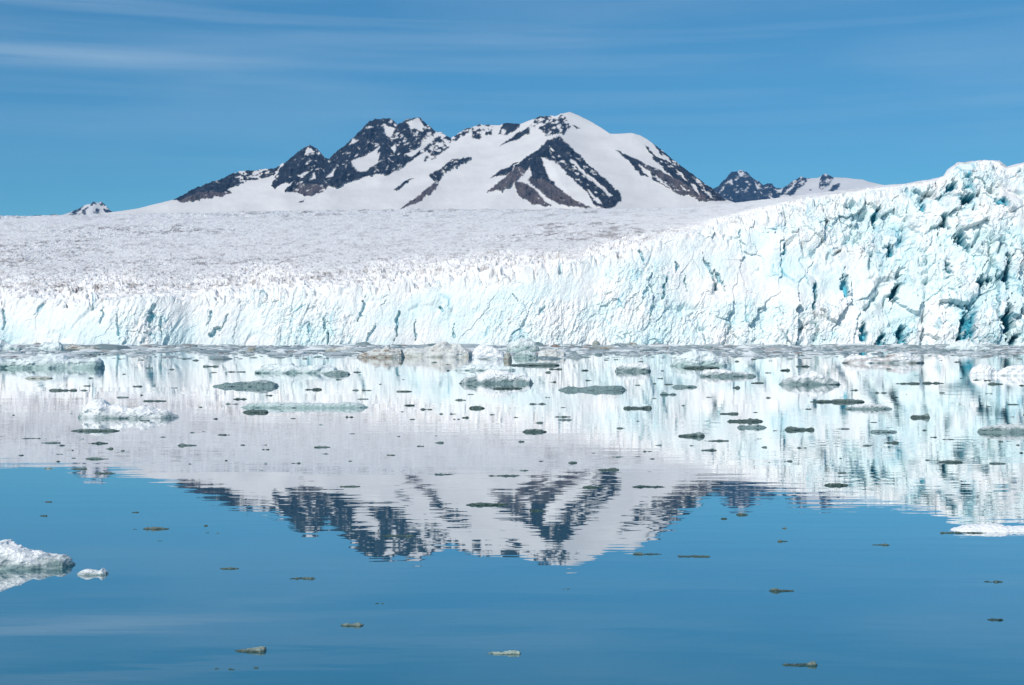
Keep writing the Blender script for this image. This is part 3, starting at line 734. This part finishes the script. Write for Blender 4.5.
A('sandbar', 'the long ragged dark bar', 'ice_floe', 'long ragged dark bar of ice below the white domed floe', 'ice floe', 71, 121, 431, [(0, .8), (.1, 1.6), (.3, 2.4), (.5, 2), (.75, 2.6), (.85, 1.6), (1, .5)], M_slush, 0.22, group=FG, thick=.2)
A('beige', 'the thin beige floe', 'ice_floe', 'thin beige floe under the long mound at the left edge', 'ice floe', 24, 53.5, 378.5, S_(2), M_silt, 0.3, group=FG, thick=.2)
A('chain', 'the two-piece dark bar', 'ice_floe', 'dark two-lobed bar of ice above the white domed floe', 'ice floe', 49, 77, 390.6, [(0, 1), (.15, 2), (.55, 1.4), (.68, .5), (.8, 2), (1, 1)], M_slush, 0.25, group=FG, thick=.2)
A('white_sheet', 'the white sheet', 'ice_floe', 'thin white sheet of ice with dark rim cut by the right edge, on blue water', 'ice floe', 950, 1050, 530,
  U_(950, 1050, [(950, 1.6), (958, 2.5), (966, 4.5), (985, 6), (1002, 5), (1012, 3.5), (1024, 4), (1050, 2)]), M_ice, 0.9, bot_dark=.02, thick=.35)
A('sheetrim', 'the dark rim strip', 'ice_floe', 'thin dark strip of ice in front of the white sheet at right', 'ice floe', 938, 988, 533, S_(1.3), M_green, 0.1, thick=.1)
A('green_long', 'the long green bar', 'ice_floe', 'long dark green bar of ice lying in the mirrored mountain', 'ice floe', 465, 509, 505, [(0, .4), (.2, 2), (.5, 2.4), (.8, 1.8), (1, .4)], M_green, 0.1, thick=.2)
A('green_lens', 'the dark green lens', 'ice_floe', 'dark green lens of ice right of the mirrored far peaks', 'ice floe', 824, 849, 485.5, S_(2.7, [(0, .3), (.2, .9), (.5, 1), (.8, .8), (1, .2)]), M_green, 0.12, thick=.3)
A('low_left', 'the brown-green bar', 'ice_floe', 'brown-green bar of ice on blue water, above the big white growler', 'ice floe', 142, 170, 529, S_(2), M_green, 0.2, grit=.3, thick=.2)
A('bottom_mid', 'the rounded bottom floe', 'ice_floe', 'rounded brown-topped dark floe on the lower left blue water', 'ice floe', 234, 267, 651, [(0, .6), (.2, 1.6), (.5, 3), (.8, 4.6), (.95, 4), (1, 1)], M_green, 0.35, grit=.15, thick=.4)
A('bottom_tip', 'the white-edged floe', 'ice_floe', 'dark floe with a thin white rim at the bottom centre', 'ice floe', 486, 522, 653.5, [(0, .6), (.3, 2), (.5, 1.8), (.7, 3.6), (.9, 3.4), (1, .8)], M_green, 0.55, thick=.3)
A('bottom_right', 'the ladle-shaped floe', 'ice_floe', 'dark ladle-shaped floe thick at its right end, bottom right', 'ice floe', 782, 818, 665, [(0, 1.2), (.3, 1), (.6, 1.4), (.75, 3.4), (.92, 4), (1, 1)], M_green, 0.25, grit=.1, thick=.4)
A('spoon', 'the spoon-shaped floe', 'ice_floe', 'dark spoon-shaped floe thick at its left end, lower right', 'ice floe', 769, 795, 591, [(0, .8), (.15, 3), (.3, 3.4), (.45, 1.2), (.9, 1), (1, .4)], M_green, 0.2, grit=.1, thick=.35)
A('ragged', 'the ragged low floe', 'ice_floe', 'ragged dark floe on blue water right above the rounded bottom-left floe', 'ice floe', 340, 364, 625.5, [(0, .6), (.3, 2.6), (.5, 1.8), (.75, 3), (1, .5)], M_green, 0.3, grit=.1, thick=.4)

# blocks of ice stranded in the brash belt before the cliff
BG = 'ice blocks in the brash belt'
A('b1', 'the brown silty block', 'ice_block', 'brown silty block of ice at the left end of the stranded group', 'ice block', 357, 405, 357.5, U_(357, 405, [(357, 2), (364, 5), (370, 6), (376, 9), (383, 8.5), (388, 11.5), (395, 9), (401, 8), (405, 3)]), M_silt, 0.6, group=BG, grit=.85, thick=.5, bot_dark=.1)
A('b2', 'the hulking green block', 'ice_block', 'hulking grey-green block, tallest of the stranded group at centre', 'ice block', 400, 474, 357, U_(400, 474, [(400, 4), (407, 8), (414, 9.5), (421, 8), (430, 10), (437, 13), (446, 16), (451, 12), (459, 13.5), (466, 9), (474, 3)]), M_silt, 0.75, group=BG, grit=.3, thick=.5, bot_dark=.1)
A('b3', 'the bright white block', 'ice_block', 'bright white peaked block between the green and brown ones', 'ice block', 472, 505, 357.5, U_(472, 505, [(472, 6), (480, 13), (488, 12.5), (497, 8), (505, 3)]), M_ice, 0.95, group=BG, bot_dark=0, thick=.5)
A('b4', 'the dark brown lump', 'ice_block', 'dark brown lump right of the bright white peaked block', 'ice block', 503, 512, 361, S_(9), M_silt, 0.1, group=BG, grit=1.0, thick=.6)
A('b5', 'the grey rubble block', 'ice_block', 'pale grey block behind the dark brown lump', 'ice block', 506, 540, 352.5, U_(506, 540, [(506, 6), (514, 11), (522, 15), (530, 13), (536, 9), (540, 4)]), M_berg, 0.6, group=BG, grit=.25, thick=.6)
A('b6', 'the pinkish flat block', 'ice_block', 'flat pinkish-brown block at the right end of the stranded group', 'ice block', 537, 566, 357.3, U_(537, 566, [(537, 4), (543, 8), (555, 8), (562, 7), (566, 3)]), M_silt, 0.8, group=BG, grit=.5, thick=.4, bot_dark=.1)
A('b6b', 'the lumpy block', 'ice_block', 'small lumpy grey block between the dark brown lump and pinkish one', 'ice block', 513, 538, 358, U_(513, 538, [(513, 3), (520, 6.5), (528, 8), (538, 3)]), M_berg, 0.4, group=BG, grit=.3, thick=.4)
A('b7', 'the brown ridge', 'ice_block', 'low tan ridge of dirty ice in the brash right of centre', 'ice block', 592, 618, 349.7, S_(3), M_silt, 0.1, group=BG, grit=.8, thick=.3)
A('b8', 'the tan bump', 'ice_block', 'small tan bump of dirty ice by the cliff foot', 'ice block', 625, 638, 345.8, S_(3.4), M_silt, 0.1, group=BG, grit=.9, thick=.3)
A('b9', 'the brown point', 'ice_block', 'small pointed brown block by the cliff foot above the steep-sided floe', 'ice block', 592, 600, 345.6, S_(5), M_silt, 0.05, group=BG, grit=.9, thick=.4)
A('b10', 'the blue block pair', 'ice_block', 'pale blue block at the cliff foot, far left corner', 'ice block', -6, 22, 351, U_(-6, 22, [(-6, 6), (3, 12), (8, 7), (14, 5), (22, 2)]), M_berg, 0.85, group=BG, thick=.4)
A('b11', 'the blue block', 'ice_block', 'pale blue craggy block at the left cliff foot beside brown rubble', 'ice block', 38, 64, 351, U_(38, 64, [(38, 3), (45, 9), (52, 8), (60, 9), (64, 2)]), M_berg, 0.85, group=BG, thick=.4)
A('b12', 'the brown-stained rubble', 'ice_block', 'brown-stained low block right of the craggy blue one', 'ice block', 64, 100, 350.5, U_(64, 100, [(64, 3), (72, 6.5), (84, 3.5), (94, 4), (100, 1)]), M_silt, 0.5, group=BG, grit=.8, thick=.3)
A('b13', 'the pale blue heap', 'ice_block', 'broad pale blue heap at the cliff foot near the right edge', 'ice block', 944, 990, 350.3, U_(944, 990, [(944, 2), (953, 7), (962, 10.5), (972, 8), (990, 2)]), M_berg, 0.9, group=BG, thick=.4)
A('b14', 'the rusty lump', 'ice_block', 'small rusty brown lump in the left brash', 'ice block', 247, 256, 351.8, S_(4), M_silt, 0.05, group=BG, grit=.9, thick=.4)
A('b15', 'the tan streaked block', 'ice_block', 'low tan streaked block in the brash left of the brown silty one', 'ice block', 325, 356, 351.5, S_(4.5), M_silt, 0.6, group=BG, grit=.7, thick=.3)

# smaller pieces: (u0, u1, w, h)
SMALL = [(42, 61, 443, 1.3), (59, 66, 445.5, .9), (88, 109, 443.5, 1.6), (106, 113, 449, 1.2), (120, 125.5, 451, .9), (85, 109, 459, 1.8), (69, 88, 469, 1.5), (94, 117, 473.5, 1.6),
         (20, 41, 438.5, .7), (160, 167, 437.2, .9), (117, 129, 397.6, 1.3), (143, 167, 401.2, 1.3), (133, 142, 386.6, 1.2), (83, 90, 386, .9), (80, 87, 390.6, .9), (139, 150, 420.8, 1.2),
         (178, 197, 445.6, 1.8), (213, 218, 419, .9), (215, 230, 435, .6), (260, 267, 445.2, .9), (262, 270, 449.6, .9), (314, 330, 447.4, 1.3), (320, 330, 454, .9), (291, 300, 463.5, .8), (234, 247, 399.3, 1.2),
         (225, 240, 404.2, .7), (304, 322, 389.8, 1.7), (197, 204, 407.4, .8), (351, 359, 390.5, .9), (362, 372, 390.5, 1.1), (357, 368, 399.2, .7), (396, 413, 391.6, 1.0), (402, 415, 405.6, 1.5), (454, 467, 400.2, 1.1),
         (467, 474, 394.5, .9), (345, 354, 417.2, 1.1), (462, 469, 417.8, 1.4), (453, 460, 419.3, .8), (433, 444, 442.9, 1.5), (417, 424, 446.4, .9), (386, 396, 455.3, 1.2), (434, 455, 474.6, 1.1), (420, 432, 409.6, 1.1),
         (529, 547, 404.2, 1.5), (549, 562, 369.4, 1.1), (545, 551, 372.6, 1.2), (550, 556, 382.2, 1.1), (585, 593, 380.6, .8), (533, 543, 423, 1.2), (514, 519, 417.5, .8), (554, 571, 417, 1.0), (559, 573, 420, 1.1), (616, 626, 428.4, 1.1),
         (653, 662, 445.4, .9), (643, 652, 451.6, .8), (608, 625, 457, 1.0), (567, 577, 463, 1.4), (597, 620, 470, 2.0), (517, 530, 470.6, .6), (663, 673, 384.6, .9), (656, 663, 378.6, .8), (751, 764, 383.2, 1.2),
         (780, 790, 370.6, 1.9), (732, 740, 388, 1.9), (719, 739, 414, 1.9), (702, 729, 441, 1.0), (701, 717, 450.5, 1.8), (761, 767, 447.5, .9), (796, 808, 448, 1.0), (781, 793, 461.5, 1.4), (802, 812, 409.2, 1.0),
         (752, 759, 412.5, .8), (834, 851, 429, .8), (834, 847, 473, 1.0), (895, 920, 383.8, 1.2), (922, 944, 383.4, 1.7), (973, 982, 380.1, 1.1), (984, 991, 380.6, .9), (988, 1004, 384.2, 1.6), (873, 887, 393, .9),
         (850, 858, 390.4, 1.2), (884, 899, 443, 1.9), (862, 873, 445.7, 1.2), (930, 937, 437.4, 1.1), (942, 958, 439.6, .6), (989, 1006, 463.7, 1.7), (925, 936, 460.3, .7), (1007, 1020, 404.6, .8), (796, 810, 366.7, 1.0),
         (203, 219, 366.6, 1.2), (226, 246, 372, .9), (510, 560, 365.5, 2.4), (43, 53, 502, .7), (40, 48, 516, 1.5), (132, 141, 512.6, 1.1), (133, 137.5, 529.3, .8), (203, 208, 526, .8), (204, 210, 533, .9), (214, 220, 533.2, .9), (157, 162, 541, 1.1),
         (216, 239, 568.6, 1.5), (289, 317, 578.6, 1.6), (632, 666, 487, 1.4), (340, 361, 486.6, 1.1), (486, 520, 476, 1.1), (632, 662, 554.2, 1.7), (672, 711, 556.6, 1.3), (582, 604, 487.6, 1.9), (563, 575, 589, .9),
         (529, 546, 511, 2.0), (377, 416, 536, 1.3), (736, 749, 515, 2.1), (718, 727, 519, 1.1), (781, 787, 528.6, 1.1), (777, 788, 541.5, 1.5), (872, 890, 545, 1.3), (982, 1003, 582, 1.5), (986, 1004, 620, 1.9),
         (375, 384, 603.6, 1.0), (215, 222, 668.6, 1.1), (227, 236, 669.8, 1.6), (253, 259, 668, 1.5), (238, 242, 668.5, .8)]
group_small = 'smaller ice fragments on the still water'
def size_word(w, h):
    if w < 9: return 'tiny'
    if w < 16: return 'small'
    return 'slim' if h < 1.25 else 'medium'
def describe(u_, w_, wd, h):
    """(phrase, distance) placing a fragment by the nearest named floe"""
    a, phrase = min(anchors.values(), key=lambda q: math.hypot(q[0][0] - u_, (q[0][1] - w_) * 2.2))
    tone = 'greenish' if w_ > 480 else 'dark'
    du, dv = u_ - a[0], w_ - a[1]
    dirs = []
    if abs(dv) > 3.5: dirs.append('below' if dv > 0 else 'above')
    if abs(du) > max(8, a[2] / 2): dirs.append('right of' if du > 0 else 'left of')
    d = ' and '.join(dirs) if dirs else 'beside'
    shape = 'sliver' if h < 1.0 else ('strip' if wd > 16 and h < 1.4 else 'fragment')
    return (f"{size_word(wd, h)} {tone} ice {shape}", f"{d} {phrase}", math.hypot(du, dv * 2.2))
small_obs = []
for (u0, u1, w, h) in SMALL:
    nm = 'ice_fragment'
    pr = rng.random()
    sil = rng.choice([[(0, .3), (.3, 1), (.6, .8), (1, .2)], [(0, .2), (.5, .9), (.8, 1), (1, .4)], [(0, .5), (.25, 1), (.45, .5), (.7, .7), (1, .2)], [(0, .2), (.3, .6), (.45, .5), (.65, 1), (.9, .8), (1, .3)]])
    ice_o = ice_body(nm, u0, u1, w, S_(h * 1.05, sil), M_green if w > 480 else M_slush, rng.choice([.05, .1, .2, .3]) * (0.5 if w > 480 else 1), seed=1000 + int(u0 * 3 + w), thick=rng.uniform(.18, .35), grit=0.0)
    tag(ice_o, None, 'ice fragment', group_small)
    small_obs.append((ice_o, describe((u0 + u1) / 2, w, u1 - u0, h)))
    placed.append(((u0 + u1) / 2, w, u1 - u0))

by = {}
for o_, (k1, k2, dist) in small_obs: by.setdefault((k1, k2), []).append((dist, o_))
for (k1, k2), lst in by.items():
    lst.sort(key=lambda q: q[0])
    for n_, (dist, o_) in enumerate(lst):
        o_['label'] = f"{k1} {k2}" if len(lst) == 1 else f"{k1}, {('nearest', 'second', 'third', 'fourth', 'fifth', 'sixth')[min(n_, 5)]} {k2}"
# tiny specks that nothing tells apart
n = 0
while n < 120:
    w = 359 + 116 * rng.random() ** 1.7
    uu = rng.uniform(-10, 1034)
    wd = rng.uniform(2.5, 8)
    if any(abs(a[0] - uu) < a[2] / 2 + wd / 2 + 3 and abs(a[1] - w) < 5 for a in placed):
        continue
    o = ice_body('ice_speck', uu - wd / 2, uu + wd / 2, w, S_(rng.uniform(.45, .9)), M_slush, rng.choice([.05, .2, .4]), seed=3000 + n, thick=.3)
    tag(o, 'tiny dark speck of ice adrift on the mirrored glacier', 'ice speck', 'tiny ice specks on the mirrored glacier')
    placed.append((uu, w, wd)); n += 1

# brash: uncountable broken ice packed against the cliff
nrng = np.random.default_rng(5)
def lump(seed):
    # low faceted lump, 26 vertices
    th = np.linspace(0, 2 * np.pi, 8, endpoint=False)
    V = []
    r = np.random.default_rng(seed)
    for k, (rr, zz) in enumerate(((1.0, -0.35), (1.05, 0.05), (0.72, 0.62))):
        for a in th:
            V.append((rr * math.cos(a) * r.uniform(.7, 1.2), rr * math.sin(a) * r.uniform(.7, 1.2), zz * r.uniform(.6, 1.3) if zz > 0.3 else zz))
    V.append((r.uniform(-.3, .3), r.uniform(-.3, .3), r.uniform(.7, 1.25)))
    Fc = []
    for k in range(2):
        for a in range(8):
            b = (a + 1) % 8
            Fc.append((k * 8 + a, k * 8 + b, (k + 1) * 8 + b)); Fc.append((k * 8 + a, (k + 1) * 8 + b, (k + 1) * 8 + a))
    for a in range(8):
        Fc.append((16 + a, 16 + (a + 1) % 8, 24))
    return np.array(V), np.array(Fc)
lumps = [lump(s_) for s_ in range(12)]
VV_, FF_, fr_, gr_ = [], [], [], []
base = 0
count = 0
while count < 22000:
    w = 345.55 + nrng.random() ** 1.0 * 13.5
    uu = nrng.uniform(-120, 1144)
    # ragged outer edge of the belt
    edge = 355.3 + 1.8 * math.sin(uu / 37.0) + 1.4 * math.sin(uu / 101.0 + 2) + 1.2 * math.sin(uu / 11.0 + 1) + 0.8 * math.sin(uu / 4.3)
    if w > edge and nrng.random() > 0.06:
        continue
    if w > 345.5 and math.sin(uu / 60.0 + w * 1.3) + math.sin(uu / 23.0 - w * 2.1) > 1.15 and nrng.random() < 0.8:
        continue
    x, Dw = wpos(uu, w)
    sz = min(0.12 * math.exp(nrng.normal(0, 0.65)) * (Dw / 150) ** 0.85, 2.6)
    if nrng.random() < 0.035: sz *= 2.4
    if Dw > 480: sz *= 1.3
    V, Fc = lumps[int(nrng.integers(12))]
    a = nrng.uniform(0, 6.28)
    ca, sa = math.cos(a), math.sin(a)
    sx, sy, sz_ = sz * nrng.uniform(.9, 2.8), sz * nrng.uniform(.7, 1.8), sz * nrng.uniform(.12, .55)
    q = V * (sx, sy, sz_)
    Q = np.stack([q[:, 0] * ca - q[:, 1] * sa + x, q[:, 0] * sa + q[:, 1] * ca + Dw, q[:, 2]], 1)
    VV_.append(Q); FF_.append(Fc + base); base += len(Q)
    f_ = 0.95 if nrng.random() < 0.33 else nrng.uniform(0, .6)
    fr_.append(np.clip(np.full(len(Q), f_) * (0.55 + 0.45 * (V[:, 2] > 0.3)), 0, 1))
    gr_.append(np.full(len(Q), nrng.uniform(.4, 1) if nrng.random() < 0.08 else 0.0))
    count += 1
o = mesh_from('brash_ice', np.concatenate(VV_), np.concatenate(FF_), M_brash, {'frost': np.concatenate(fr_), 'grit': np.concatenate(gr_)})
tag(o, 'broken brash ice packed along the foot of the glacier cliff', 'brash ice', kind='stuff')

# ------------------------------------------------------------------ the air between here and the far mountains
M_air = bpy.data.materials.new('air'); M_air.use_nodes = True
nt = M_air.node_tree; nt.nodes.clear()
mo = nt.nodes.new('ShaderNodeOutputMaterial'); pv = nt.nodes.new('ShaderNodeVolumePrincipled')
pv.inputs['Color'].default_value = (0.17, 0.50, 1.0, 1)
pv.inputs['Density'].default_value = 2.2e-5
pv.inputs['Anisotropy'].default_value = 0.0
nt.links.new(pv.outputs['Volume'], mo.inputs['Volume'])
x0, x1, y0, y1, z0, z1 = -11500, 11500, -3000, 19500, -4.0, 3000
hv = [(x, y, z) for z in (z0, z1) for y in (y0, y1) for x in (x0, x1)]
o = mesh_from('haze', hv, [(0, 2, 3, 1), (4, 5, 7, 6), (0, 1, 5, 4), (2, 6, 7, 3), (0, 4, 6, 2), (1, 3, 7, 5)], M_air)
tag(o, kind='stuff')
